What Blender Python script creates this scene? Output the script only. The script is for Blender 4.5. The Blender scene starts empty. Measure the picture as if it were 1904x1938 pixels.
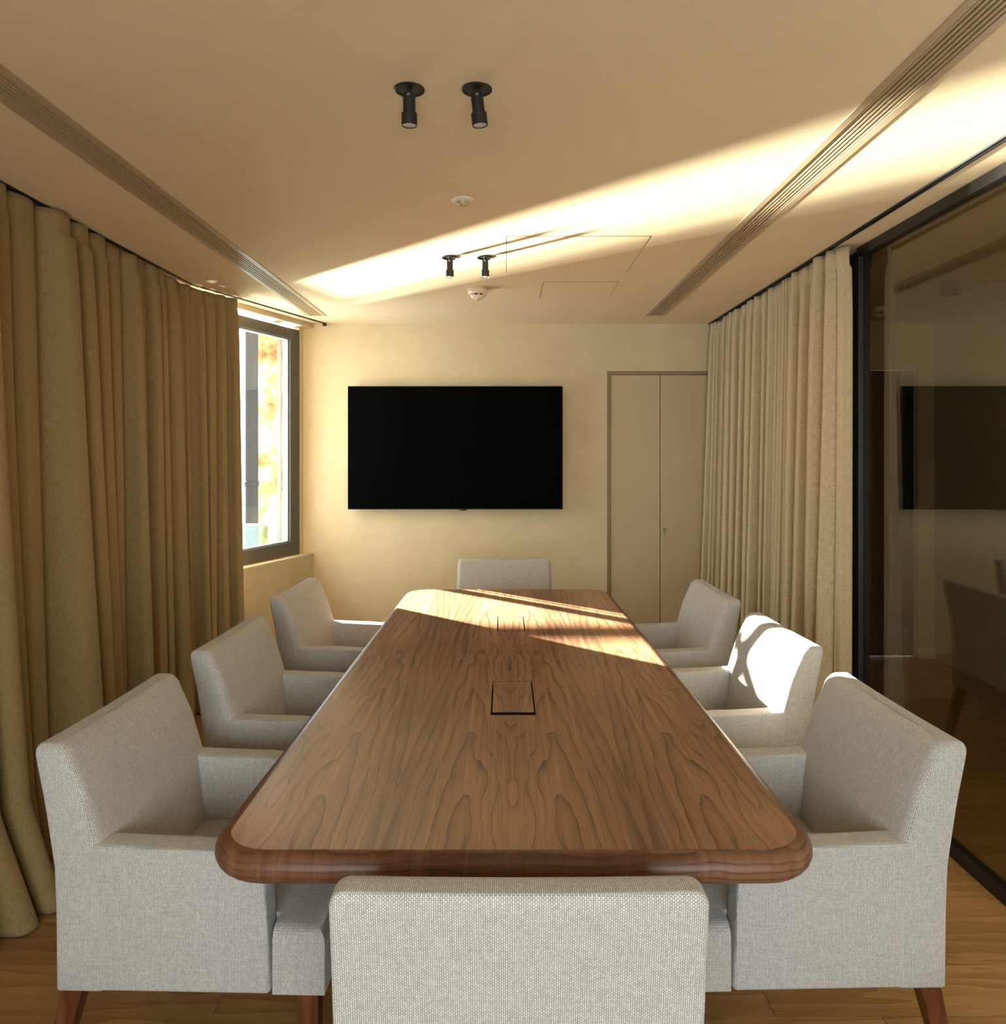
import bpy, bmesh, math, random
from mathutils import Vector, Matrix
R = math.radians
rnd = random.Random(7)
sc = bpy.context.scene
COL = sc.collection

# ------------------------------------------------------------------ camera
# X right, Y depth, Z up, metres.  Principal point sits above the frame centre (shift lens, level camera).
F_PX, W_PX, H_PX = 1420.0, 1904.0, 1938.0
VPX, VPY = 955.0, 858.0
CAMZ = 1.5
cam = bpy.data.cameras.new('camera'); camo = bpy.data.objects.new('camera', cam); COL.objects.link(camo)
camo.location = (0, 0, CAMZ); camo.rotation_euler = (R(90), 0, 0)
cam.sensor_fit = 'HORIZONTAL'; cam.sensor_width = 36.0; cam.lens = 36.0 * F_PX / W_PX
cam.shift_x = (W_PX / 2 - VPX) / W_PX
cam.shift_y = -(H_PX / 2 - VPY) / W_PX
cam.clip_start = 0.02
sc.camera = camo

# ------------------------------------------------------------------ view, world, daylight
vs = sc.view_settings
vs.view_transform = 'Standard'; vs.look = 'None'; vs.gamma = 1.0; vs.use_curve_mapping = False
vs.exposure = 0.58
world = bpy.data.worlds.new('daylight'); sc.world = world; world.use_nodes = True
bg = world.node_tree.nodes['Background']; bg.inputs[0].default_value = (0.86, 0.935, 1.0, 1); bg.inputs[1].default_value = 9.5

AZ = Vector((0.74, -0.673, 0)).normalized()          # horizontal travel of the sunlight through the corner window
def aim(o, d): o.rotation_euler = Vector(d).to_track_quat('-Z', 'Y').to_euler()
sun = bpy.data.lights.new('sun', 'SUN'); suno = bpy.data.objects.new('sun', sun); COL.objects.link(suno)
sun.energy = 120.0; sun.angle = R(0.55); sun.color = (1.0, 0.92, 0.79)
suno.location = (-8, 12, 6); aim(suno, (AZ.x, AZ.y, -math.tan(R(16.5))))
# added spot lamp, standing in for sunlight reflected up from outside onto the ceiling
gl = bpy.data.lights.new('glare_standin', 'SPOT'); glo = bpy.data.objects.new('glare_standin', gl); COL.objects.link(glo)
gl.energy = 1.15e6; gl.spot_size = R(6); gl.spot_blend = 0.2; gl.shadow_soft_size = 1.3; gl.color = (1.0, 0.955, 0.88)
gp = Vector((-1.62, 5.22, 0)) - AZ * 40.0
glo.location = (gp.x, gp.y, -3.6); aim(glo, Vector((-1.62, 5.22, 1.9)) - Vector(glo.location))
# light portals: they only guide the sky's light through the two windows
WN = Vector((0.942, -0.335, 0)); WD = Vector((0.335, 0.942, 0))
def portal(name, loc, d, w, h):
    l = bpy.data.lights.new(name, 'AREA'); o = bpy.data.objects.new(name, l); COL.objects.link(o)
    l.shape = 'RECTANGLE'; l.size = w; l.size_y = h; l.cycles.is_portal = True; o.location = loc; aim(o, d)
portal('rear_portal', (0.1, -1.70, 1.30), (0, 1, 0), 2.15, 1.5)
portal('window_portal', Vector((-1.433, 5.62, 1.6)) - WD * 0.68 - WN * 0.32, WN, 1.25, 1.7)
sc.cycles.max_bounces = 12; sc.cycles.diffuse_bounces = 6
sc.cycles.sample_clamp_indirect = 6.0

# ------------------------------------------------------------------ material helpers
def srgb(r, g, b):
    f = lambda c: c / 12.92 if c <= 0.04045 else ((c + 0.055) / 1.055) ** 2.4
    return (f(r / 255), f(g / 255), f(b / 255), 1)
class NT:
    def __init__(s, name):
        s.m = bpy.data.materials.new(name); s.m.use_nodes = True
        s.t = s.m.node_tree; s.b = s.t.nodes['Principled BSDF']; s.out = s.t.nodes['Material Output']
    def n(s, typ, **kw):
        nd = s.t.nodes.new(typ)
        for k, v in kw.items():
            if k.startswith('i_'):
                key = k[2:]; key = int(key) if key.isdigit() else key.replace('_', ' ')
                s.set(nd.inputs[key], v)
            else: setattr(nd, k, v)
        return nd
    def set(s, sock, v):
        if isinstance(v, bpy.types.NodeSocket): s.t.links.new(v, sock)
        else: sock.default_value = v
    def math(s, op, a, b=0.0, c=0.0):
        nd = s.t.nodes.new('ShaderNodeMath'); nd.operation = op
        for i, v in enumerate((a, b, c)): s.set(nd.inputs[i], v)
        return nd.outputs[0]
    def mix(s, fac, a, b, blend='MIX'):
        nd = s.t.nodes.new('ShaderNodeMix'); nd.data_type = 'RGBA'; nd.blend_type = blend
        s.set(nd.inputs[0], fac); s.set(nd.inputs[6], a); s.set(nd.inputs[7], b)
        return nd.outputs[2]
    def noise(s, vec, scale, detail=4, rough=0.5):
        nd = s.t.nodes.new('ShaderNodeTexNoise'); s.set(nd.inputs['Vector'], vec)
        nd.inputs['Scale'].default_value = scale; nd.inputs['Detail'].default_value = detail; nd.inputs['Roughness'].default_value = rough
        return nd.outputs['Fac']
    def ramp(s, fac, stops):
        nd = s.t.nodes.new('ShaderNodeValToRGB'); s.set(nd.inputs[0], fac)
        el = nd.color_ramp.elements
        while len(el) < len(stops): el.new(0.5)
        for e, (p, c) in zip(el, stops): e.position = p; e.color = c
        return nd.outputs[0]
    def bump(s, h, strength=0.2, dist=0.01):
        nd = s.t.nodes.new('ShaderNodeBump'); s.set(nd.inputs['Height'], h)
        nd.inputs['Strength'].default_value = strength; nd.inputs['Distance'].default_value = dist
        s.t.links.new(nd.outputs[0], s.b.inputs['Normal'])
    def mapping(s, vec, scale=(1, 1, 1), loc=(0, 0, 0)):
        nd = s.t.nodes.new('ShaderNodeMapping'); s.set(nd.inputs['Vector'], vec)
        nd.inputs['Scale'].default_value = scale; nd.inputs['Location'].default_value = loc
        return nd.outputs[0]
    def pos(s): return s.n('ShaderNodeNewGeometry').outputs['Position']
    def tc(s, k='Object'): return s.n('ShaderNodeTexCoord').outputs[k]
    def fin(s, col=None, rough=0.5, spec=0.5, metal=0.0):
        if col is not None: s.set(s.b.inputs['Base Color'], col)
        s.set(s.b.inputs['Roughness'], rough); s.set(s.b.inputs['Specular IOR Level'], spec); s.set(s.b.inputs['Metallic'], metal)
        return s.m

def plain(name, col, rough=0.5, spec=0.5, metal=0.0, var=0.06, scale=60):
    t = NT(name); n = t.noise(t.tc(), scale)
    k = tuple(c * (1 - var) for c in col[:3]) + (1,); j = tuple(min(1, c * (1 + var)) for c in col[:3]) + (1,)
    return t.fin(t.mix(n, k, j), rough, spec, metal)

def plaster(name, a, b, scale=1.6, bump=0.05):
    t = NT(name); p = t.pos()
    n1 = t.noise(p, scale, 6, 0.62); n2 = t.noise(t.mapping(p, (1, 1, 2.2)), scale * 4.5, 5, 0.6)
    f = t.math('ADD', t.math('MULTIPLY', n1, 0.7), t.math('MULTIPLY', n2, 0.3))
    c = t.ramp(f, [(0.30, a), (0.70, b)])
    t.bump(t.noise(p, 55, 4), bump, 0.004)
    return t.fin(c, 0.85, 0.15)

M = {}
M['wall'] = plaster('limewash_plaster', srgb(192, 174, 138), srgb(211, 195, 159))
M['ceiling'] = plaster('ceiling_paint', srgb(213, 192, 154), srgb(219, 199, 162), 0.9, 0.02)
M['door'] = plain('door_lacquer', srgb(186, 167, 135), 0.6, 0.25, var=0.02, scale=8)
M['doorframe'] = plain('door_frame_paint', srgb(143, 122, 92), 0.6, 0.25, var=0.03)
M['black'] = plain('black_powder_coat', (0.012, 0.011, 0.010, 1), 0.45, 0.4)
M['bronze'] = plain('dark_bronze_metal', (0.022, 0.017, 0.013, 1), 0.38, 0.5, 0.3)
M['greyframe'] = plain('grey_window_frame', srgb(78, 74, 64), 0.5, 0.4)
M['greyedge'] = plain('pale_sash_edge', srgb(122, 132, 136), 0.4, 0.5)
M['vent'] = plain('vent_slat_paint', srgb(172, 149, 115), 0.45, 0.4, var=0.03)
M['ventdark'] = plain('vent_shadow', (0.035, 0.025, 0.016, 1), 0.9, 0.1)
M['whiteplastic'] = plain('warm_white_plastic', srgb(226, 210, 184), 0.4, 0.4, var=0.02)
M['sensorlens'] = plain('sensor_lens', srgb(176, 160, 130), 0.25, 0.5, var=0.05, scale=300)
M['lens'] = plain('lamp_lens', srgb(205, 198, 186), 0.15, 0.8, var=0.25, scale=120)
M['chrome'] = plain('brushed_nickel', (0.35, 0.31, 0.26, 1), 0.3, 0.5, 1.0)
M['screen'] = plain('screen_black', (0.0006, 0.0006, 0.0006, 1), 0.6, 0.02, var=0.0)
M['skirting'] = plain('white_skirting', srgb(225, 217, 200), 0.5, 0.4, var=0.02)
M['darkdoor'] = plain('dark_veneer', srgb(46, 36, 26), 0.5, 0.3, var=0.2, scale=6)
M['shadewood'] = plain('hatch_shade_wood', srgb(38, 22, 14), 0.6, 0.2)  # dark brown that paints in the shade inside the cable hatches

# fabric for the chairs: small woven basket pattern on metre-scaled UVs
def fabric():
    t = NT('woven_upholstery'); uv = t.tc('UV')
    br = t.n('ShaderNodeTexBrick', offset=0.5, squash=1.0)
    uvr = t.n('ShaderNodeMapping'); t.set(uvr.inputs['Vector'], uv); uvr.inputs['Rotation'].default_value = (0, 0, R(90)); t.set(br.inputs['Vector'], uvr.outputs[0]); br.inputs['Scale'].default_value = 1.0
    br.inputs['Brick Width'].default_value = 0.0050; br.inputs['Row Height'].default_value = 0.0034
    br.inputs['Mortar Size'].default_value = 0.00055; br.inputs['Mortar Smooth'].default_value = 0.6
    br.inputs['Color1'].default_value = srgb(207, 204, 199); br.inputs['Color2'].default_value = srgb(187, 183, 177)
    br.inputs['Mortar'].default_value = srgb(126, 119, 108)
    warp = t.noise(t.mapping(uv, (420, 14, 1)), 1.0, 3); weft = t.noise(t.mapping(uv, (14, 420, 1)), 1.0, 3)
    v = t.math('ADD', t.math('MULTIPLY', warp, 0.35), t.math('MULTIPLY', weft, 0.35))
    v = t.math('ADD', v, 0.66)
    cc = t.n('ShaderNodeCombineXYZ'); [t.set(cc.inputs[i], v) for i in range(3)]
    c = t.mix(1.0, br.outputs['Color'], cc.outputs[0], 'MULTIPLY')
    t.bump(t.math('ADD', t.math('MULTIPLY', br.outputs['Fac'], -1.0), t.math('MULTIPLY', warp, 0.5)), 0.55, 0.0012)
    m = t.fin(c, 0.9, 0.12)
    t.b.inputs['Sheen Weight'].default_value = 0.15
    return m
M['fabric'] = fabric()
M['seam'] = plain('seam_thread', srgb(150, 141, 126), 0.9, 0.1)

def linen(name, ca, cb):
    t = NT(name); uv = t.tc('UV')
    a = t.noise(t.mapping(uv, (900, 30, 1)), 1.0, 3); b = t.noise(t.mapping(uv, (30, 900, 1)), 1.0, 3)
    f = t.math('ADD', t.math('MULTIPLY', a, 0.5), t.math('MULTIPLY', b, 0.5))
    c = t.ramp(f, [(0.34, ca), (0.66, cb)])
    t.bump(f, 0.4, 0.0015)
    m = t.fin(c, 0.92, 0.08)
    t.b.inputs['Sheen Weight'].default_value = 0.1
    return m
M['linen'] = linen('olive_linen', srgb(118, 96, 58), srgb(156, 131, 88))
M['litlinen'] = linen('window_lit_linen', srgb(152, 134, 102), srgb(198, 181, 148))  # same fabric as the left curtains, lightened to carry the window's light
M['lining'] = plain('curtain_lining', srgb(196, 170, 142), 0.9, 0.1, var=0.03)

def walnut(name, mode):
    """mode 'veneer': book-matched crown-cut leaves; 'solid': plain walnut running along the local axis"""
    t = NT(name); o = t.tc('Object')
    sx = t.n('ShaderNodeSeparateXYZ', i_0=o)
    x, y, z = sx.outputs
    wob = t.noise(t.mapping(o, (5, 1.6, 1)), 1.0, 3)
    if mode == 'veneer':
        u = t.math('PINGPONG', t.math('ADD', x, 0.0), 0.26)
        # mirrored coordinate so that the leaves match across each joint
        half = t.math('GREATER_THAN', y, 0.02)
        yy = t.math('ADD', y, t.math('MULTIPLY', half, 0.37))
        cm = t.n('ShaderNodeCombineXYZ'); t.set(cm.inputs[0], u); t.set(cm.inputs[1], yy); t.set(cm.inputs[2], t.math('MULTIPLY', half, 3.0))
        mv = cm.outputs[0]
        w1 = t.noise(t.mapping(mv, (6, 1.5, 1)), 1.0, 3); w2 = t.noise(t.mapping(mv, (26, 6, 1)), 1.0, 3)
        du = t.math('ABSOLUTE', t.math('SUBTRACT', u, t.math('ADD', 0.085, t.math('MULTIPLY', w1, 0.05))))
        arch = t.math('MULTIPLY', t.math('POWER', du, 1.35), 26.0)
        v = t.math('ADD', t.math('MULTIPLY', yy, 0.95), arch)
        v = t.math('ADD', v, t.math('MULTIPLY', w1, 1.1)); v = t.math('ADD', v, t.math('MULTIPLY', w2, 0.34))
    else:
        w2 = t.noise(t.mapping(o, (7, 7, 7)), 1.0, 4)
        cm = t.n('ShaderNodeCombineXYZ'); t.set(cm.inputs[0], t.math('MULTIPLY', x, 0.5)); t.set(cm.inputs[1], t.math('MULTIPLY', y, 0.5)); t.set(cm.inputs[2], t.math('MULTIPLY', z, 3.0))
        mv = cm.outputs[0]
        v = t.math('ADD', t.math('MULTIPLY', z, 34.0), t.math('MULTIPLY', wob, 1.6)); v = t.math('ADD', v, t.math('MULTIPLY', w2, 0.5))
    ring = t.math('FRACT', t.math('MULTIPLY', v, 2.3))
    ring2 = t.math('FRACT', t.math('MULTIPLY', v, 9.3))
    line = t.math('POWER', ring, 5.0); line2 = t.math('POWER', ring2, 3.0)
    amp = t.math('ADD', t.noise(t.mapping(mv, (9, 2.5, 1)), 1.0, 3), 0.08)
    big = t.noise(t.mapping(mv, (7, 1.1, 1), (3, 1, 0)), 1.0, 3)
    base = t.ramp(big, [(0.30, srgb(113, 77, 54)), (0.52, srgb(150, 105, 75)), (0.72, srgb(175, 129, 94))])
    c = t.mix(t.math('MULTIPLY', line, t.math('MULTIPLY', amp, 1.5)), base, srgb(52, 34, 27))
    c = t.mix(t.math('MULTIPLY', line2, 0.32), c, srgb(88, 58, 42))
    pore = t.noise(t.mapping(mv, (420, 9, 1)), 1.0, 2)
    c = t.mix(t.math('MULTIPLY', pore, 0.30), c, srgb(92, 60, 42))
    streak = t.noise(t.mapping(mv, (110, 1.6, 1)), 1.0, 3, 0.6)
    c = t.mix(t.ramp(streak, [(0.52, (0, 0, 0, 1)), (0.70, (0.55, 0.55, 0.55, 1))]), c, srgb(70, 45, 33))
    streak2 = t.noise(t.mapping(mv, (60, 1.1, 1), (5, 2, 1)), 1.0, 3, 0.6)
    c = t.mix(t.ramp(streak2, [(0.52, (0, 0, 0, 1)), (0.74, (0.5, 0.5, 0.5, 1))]), c, srgb(186, 146, 108))
    t.b.inputs['Coat Weight'].default_value = 0.35 if mode == 'veneer' else 0.0; t.b.inputs['Coat Roughness'].default_value = 0.22
    if mode == 'solid': c = t.mix(0.55, c, srgb(74, 38, 22))
    return t.fin(c, 0.36 if mode == 'veneer' else 0.38, 0.45)
M['veneer'] = walnut('walnut_veneer', 'veneer')
M['walnut'] = walnut('walnut_solid', 'solid')
def legwood():
    t = NT('stained_leg_wood'); o = t.tc('Object')
    g = t.noise(t.mapping(o, (60, 60, 5)), 1.0, 4)
    return t.fin(t.ramp(g, [(0.3, srgb(70, 34, 20)), (0.7, srgb(112, 62, 36))]), 0.35, 0.4)
M['legwood'] = legwood()
def oak():
    t = NT('oak_plank'); oi = t.n('ShaderNodeObjectInfo'); p = t.pos()
    off = t.n('ShaderNodeVectorMath', operation='ADD'); t.set(off.inputs[0], p)
    cc = t.n('ShaderNodeCombineXYZ'); t.set(cc.inputs[0], t.math('MULTIPLY', oi.outputs['Random'], 31.0)); t.set(cc.inputs[1], t.math('MULTIPLY', oi.outputs['Random'], 17.0))
    t.set(off.inputs[1], cc.outputs[0]); v = off.outputs[0]
    w = t.noise(t.mapping(v, (1.2, 9, 1)), 1.0, 3)
    sy = t.n('ShaderNodeSeparateXYZ', i_0=v)
    ring = t.math('FRACT', t.math('ADD', t.math('MULTIPLY', sy.outputs[1], 14.0), t.math('MULTIPLY', w, 5.0)))
    fine = t.noise(t.mapping(v, (8, 260, 1)), 1.0, 3)
    f = t.math('ADD', t.math('MULTIPLY', ring, 0.35), t.math('MULTIPLY', fine, 0.65))
    c = t.ramp(f, [(0.2, srgb(128, 92, 50)), (0.8, srgb(170, 129, 78))])
    tone = t.math('ADD', 0.82, t.math('MULTIPLY', oi.outputs['Random'], 0.3))
    c3 = t.n('ShaderNodeCombineXYZ'); [t.set(c3.inputs[i], tone) for i in range(3)]
    t.bump(fine, 0.1, 0.001)
    return t.fin(t.mix(1.0, c, c3.outputs[0], 'MULTIPLY'), 0.42, 0.35)
M['oak'] = oak()
def glass(name, tint, refl=1.0):
    t = NT(name); t.t.nodes.remove(t.b)
    tr = t.n('ShaderNodeBsdfTransparent', i_0=tint); g = t.n('ShaderNodeBsdfGlossy', i_0=(1, 1, 1, 1)); g.inputs['Roughness'].default_value = 0.0
    fr = t.n('ShaderNodeFresnel'); t.set(fr.inputs[0], t.math('POWER', 1.52, t.math('SUBTRACT', 1.0, t.math('MULTIPLY', t.n('ShaderNodeNewGeometry').outputs['Backfacing'], 2.0))))
    mx = t.n('ShaderNodeMixShader'); t.set(mx.inputs[0], t.math('MINIMUM', t.math('MULTIPLY', fr.outputs[0], refl), 1.0))
    t.t.links.new(tr.outputs[0], mx.inputs[1]); t.t.links.new(g.outputs[0], mx.inputs[2]); t.t.links.new(mx.outputs[0], t.out.inputs[0])
    return t.m
M['glass'] = glass('clear_window_glass', (0.95, 0.97, 0.96, 1))
M['glass_tint'] = glass('smoked_partition_glass', (0.74, 0.73, 0.67, 1), 1.35)
M['balglass'] = glass('green_balustrade_glass', (0.62, 0.80, 0.76, 1))
def stone():
    t = NT('rough_limestone'); p = t.pos()
    a = t.noise(t.mapping(p, (1, 1, 1)), 3.2, 8, 0.7); b = t.noise(p, 11, 6, 0.7)
    c = t.ramp(a, [(0.36, srgb(74, 50, 24)), (0.49, srgb(116, 94, 60)), (0.62, srgb(150, 139, 118))])
    c = t.mix(t.math('MULTIPLY', t.math('GREATER_THAN', b, 0.66), 0.5), c, srgb(120, 92, 60))
    t.bump(b, 0.6, 0.03)
    return t.fin(c, 0.95, 0.1)
M['stone'] = stone()
M['pipe'] = plain('weathered_grey_pipe', srgb(26, 25, 24), 0.6, 0.15, var=0.3, scale=5)
M['paving'] = plain('pale_terrace_paving', srgb(190, 180, 165), 0.8, 0.2)

# ------------------------------------------------------------------ mesh helpers
def box(bm, x0, x1, y0, y1, z0, z1):
    v = [bm.verts.new(p) for p in ((x0, y0, z0), (x1, y0, z0), (x1, y1, z0), (x0, y1, z0), (x0, y0, z1), (x1, y0, z1), (x1, y1, z1), (x0, y1, z1))]
    for f in ((3, 2, 1, 0), (4, 5, 6, 7), (0, 1, 5, 4), (1, 2, 6, 5), (2, 3, 7, 6), (3, 0, 4, 7)): bm.faces.new([v[i] for i in f])
    return v
def hexa(bm, pts):
    v = [bm.verts.new(p) for p in pts]
    for f in ((3, 2, 1, 0), (4, 5, 6, 7), (0, 1, 5, 4), (1, 2, 6, 5), (2, 3, 7, 6), (3, 0, 4, 7)): bm.faces.new([v[i] for i in f])
def prism(bm, poly, a, b, axis=0):
    """poly: list of 2-D points, extruded along axis from a to b"""
    def P(q, t):
        return (t, q[0], q[1]) if axis == 0 else ((q[0], t, q[1]) if axis == 1 else (q[0], q[1], t))
    A = [bm.verts.new(P(q, a)) for q in poly]; B = [bm.verts.new(P(q, b)) for q in poly]
    n = len(poly)
    bm.faces.new(A[::-1]); bm.faces.new(B)
    for i in range(n): bm.faces.new((A[i], A[(i + 1) % n], B[(i + 1) % n], B[i]))
def bev(bm, w, seg=3, sel=None):
    es = [e for e in bm.edges if (sel is None or sel(e))]
    bmesh.ops.bevel(bm, geom=es, offset=w, segments=seg, affect='EDGES', profile=0.5, clamp_overlap=True)
def lathe(bm, prof, seg=28, mtx=None):
    rings = []
    for r, z in prof:
        if r < 1e-6: rings.append([bm.verts.new((0, 0, z))])
        else: rings.append([bm.verts.new((r * math.cos(2 * math.pi * i / seg), r * math.sin(2 * math.pi * i / seg), z)) for i in range(seg)])
    for a, b in zip(rings, rings[1:]):
        for i in range(seg):
            j = (i + 1) % seg
            if len(a) == 1 and len(b) == 1: continue
            if len(a) == 1: bm.faces.new((a[0], b[j], b[i]))
            elif len(b) == 1: bm.faces.new((a[i], a[j], b[0]))
            else: bm.faces.new((a[i], a[j], b[j], b[i]))
    if mtx is not None: bmesh.ops.transform(bm, matrix=mtx, verts=bm.verts[:])
def tube(bm, pts, r, seg=6):
    pts = [Vector(p) for p in pts]; rings = []
    for i, p in enumerate(pts):
        d = (pts[min(i + 1, len(pts) - 1)] - pts[max(i - 1, 0)]).normalized()
        up = Vector((0, 0, 1)) if abs(d.z) < 0.9 else Vector((1, 0, 0))
        a = d.cross(up).normalized(); b = d.cross(a)
        rings.append([bm.verts.new(p + a * r * math.cos(2 * math.pi * k / seg) + b * r * math.sin(2 * math.pi * k / seg)) for k in range(seg)])
    for A, B in zip(rings, rings[1:]):
        for k in range(seg): bm.faces.new((A[k], A[(k + 1) % seg], B[(k + 1) % seg], B[k]))
    bm.faces.new(rings[0][::-1]); bm.faces.new(rings[-1])
def uvbox(me):
    lay = me.uv_layers.new(name='UVMap')
    for p in me.polygons:
        n = p.normal; ax = max(range(3), key=lambda i: abs(n[i]))
        for li in p.loop_indices:
            c = me.vertices[me.loops[li].vertex_index].co
            lay.data[li].uv = (c.y, c.z) if ax == 0 else ((c.x, c.z) if ax == 1 else (c.x, c.y))
def obj(name, bm, mat, parent=None, smooth=False, uv=False, loc=None):
    bmesh.ops.recalc_face_normals(bm, faces=bm.faces[:])
    me = bpy.data.meshes.new(name); bm.to_mesh(me); bm.free()
    if smooth:
        for p in me.polygons: p.use_smooth = True
        if smooth != 'full': me.set_sharp_from_angle(angle=R(smooth if smooth is not True else 40))
    if uv: uvbox(me)
    me.materials.append(M[mat] if isinstance(mat, str) else mat)
    o = bpy.data.objects.new(name, me); COL.objects.link(o)
    if parent: o.parent = parent
    if loc is not None: o.location = loc
    return o
def new(): return bmesh.new()
def empty(name, loc=(0, 0, 0), rz=0.0):
    o = bpy.data.objects.new(name, None); COL.objects.link(o); o.location = loc; o.rotation_euler = (0, 0, rz); o.empty_display_size = 0.1
    return o
def tag(o, label, cat, group=None):
    o['label'] = label; o['category'] = cat
    if group: o['group'] = group
    return o
def struct(o, label=None, cat=None):
    o['kind'] = 'structure'
    if label: o['label'] = label
    if cat: o['category'] = cat
    return o
def copy_tree(o, parent=None):
    c = o.copy(); COL.objects.link(c); c.parent = parent
    for ch in list(o.children): copy_tree(ch, c)
    return c

# ------------------------------------------------------------------ room shell
CH = 2.47            # ceiling height
YB = 5.62            # back wall
Y0 = -1.6            # wall behind the camera
XL = -1.95           # curtained side wall
XG = 1.665           # glass partition
XC = 3.15            # far wall of the passage behind the glass

# floor of oak planks running across the room
bm = new(); box(bm, -2.1, XC + 0.1, Y0, 5.75, -0.12, -0.018)
floor = struct(obj('floor', bm, 'darkdoor'), 'oak plank floor running under the table and the glass partition', 'floor')
pw = 0.2; row = 0; y = Y0
while y < 5.70:
    x = -2.05 - rnd.random() * 1.2
    while x < XC + 0.05:
        L = rnd.choice((1.5, 1.9, 2.2)); x0 = max(x, -2.05); x1 = min(x + L, XC + 0.05)
        if x1 - x0 > 0.12:
            bm = new(); box(bm, x0 + 0.0008, x1 - 0.0008, y + 0.0008, min(y + pw, 5.74) - 0.0008, -0.018, rnd.uniform(-0.0006, 0))
            obj('plank', bm, 'oak', floor)
        x += L
    y += pw

# ceiling in strips that leave two long vent slots
VL, VR, VW = -1.32, 1.055, 0.066      # slot centres, half width
VE = 5.27
bm = new()
for a, b in ((-2.2, VL - VW), (VL + VW, VR - VW), (VR + VW, XC + 0.1)): box(bm, a, b, Y0 - 0.1, VE, CH, CH + 0.12)
box(bm, -2.2, XC + 0.1, VE, YB + 0.2, CH, CH + 0.12)
struct(obj('ceiling', bm, 'ceiling'), 'smooth warm beige ceiling with two long vent slots', 'ceiling')
for cx, lab in ((VL, 'long slatted ceiling vent beside the dark drawn curtains'), (VR, 'long slatted ceiling vent beside the glass partition')):
    t = tag(empty('ceiling_vent', (cx, 0, CH)), lab, 'vent', 'ceiling vents')
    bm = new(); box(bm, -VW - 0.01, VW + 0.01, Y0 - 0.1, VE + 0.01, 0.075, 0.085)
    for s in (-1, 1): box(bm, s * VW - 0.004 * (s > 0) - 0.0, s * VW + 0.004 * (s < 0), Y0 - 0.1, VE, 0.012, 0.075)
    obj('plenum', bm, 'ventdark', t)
    for s in (-1, 1):
        bm = new(); a, b = (VW - 0.022, VW + 0.002) if s > 0 else (-VW - 0.002, -VW + 0.022)
        box(bm, a, b, Y0 - 0.05, VE, -0.004, 0.012); obj('frame_rail', bm, 'vent', t)
    ns = 6
    for i in range(ns):
        c = -VW + 0.022 + (2 * VW - 0.044) * (i + 0.5) / ns
        bm = new(); box(bm, c - 0.0034, c + 0.0034, Y0 - 0.05, VE, -0.002, 0.02); obj('slat', bm, 'vent', t)
    bm = new(); box(bm, -VW - 0.002, VW + 0.002, VE - 0.004, VE + 0.006, -0.004, 0.02); obj('end_cap', bm, 'vent', t)

# back wall with the recessed cupboard door
DX0, DX1, DZ = 0.768, 1.572, 2.117
bm = new()
box(bm, -1.575, DX0, YB, YB + 0.2, 0, CH + 0.1); box(bm, DX0, DX1, YB, YB + 0.2, DZ, CH + 0.1); box(bm, DX1, XG + 0.1, YB, YB + 0.2, 0, CH + 0.1)
box(bm, DX0, DX1, YB + 0.1, YB + 0.2, 0, DZ)
struct(obj('wall_back', bm, 'wall'), 'limewashed beige wall carrying the television', 'wall')
dr = struct(empty('door_1', (0, YB, 0)), 'flush beige double cupboard door beside the pale curtains', 'door')
fw = 0.026
bm = new(); box(bm, DX0, DX0 + fw, 0.004, 0.09, 0, DZ); obj('frame_jamb', bm, 'doorframe', dr)
bm = new(); box(bm, DX1 - fw, DX1, 0.004, 0.09, 0, DZ); obj('frame_jamb', bm, 'doorframe', dr)
bm = new(); box(bm, DX0 + fw, DX1 - fw, 0.004, 0.09, DZ - fw, DZ); obj('frame_head', bm, 'doorframe', dr)
mid = 1.168
leaves = []
for a, b in ((DX0 + fw + 0.003, mid - 0.0025), (mid + 0.0025, DX1 - fw - 0.003)):
    bm = new(); box(bm, a, b, 0.010, 0.05, 0.006, DZ - fw - 0.003); bev(bm, 0.0015, 2); leaves.append(obj('door_leaf', bm, 'door', dr))
bm = new(); lathe(bm, [(0.0, -0.014), (0.009, -0.014), (0.012, -0.010), (0.012, 0.0)], 18, Matrix.Translation((1.199, 0.0, 0.926)) @ Matrix.Rotation(R(-90), 4, 'X') @ Matrix.Translation((0, 0, 0)))
obj('lock_cylinder', bm, 'chrome', leaves[1], 40)
bm = new(); tube(bm, [(1.199, -0.016, 0.926 + 0.008 * math.sin(a) - 0.010) if False else (1.199 + 0.008 * math.cos(a), -0.016, 0.914 + 0.008 * math.sin(a)) for a in [k * math.pi / 6 for k in range(13)]], 0.0012, 5)
obj('key_ring', bm, 'chrome', leaves[1], 40)
bm = new(); box(bm, 1.194, 1.204, -0.0165, -0.0145, 0.892, 0.908); box(bm, 1.1975, 1.2005, -0.0165, -0.0145, 0.868, 0.892); obj('key', bm, 'chrome', leaves[1])

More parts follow.
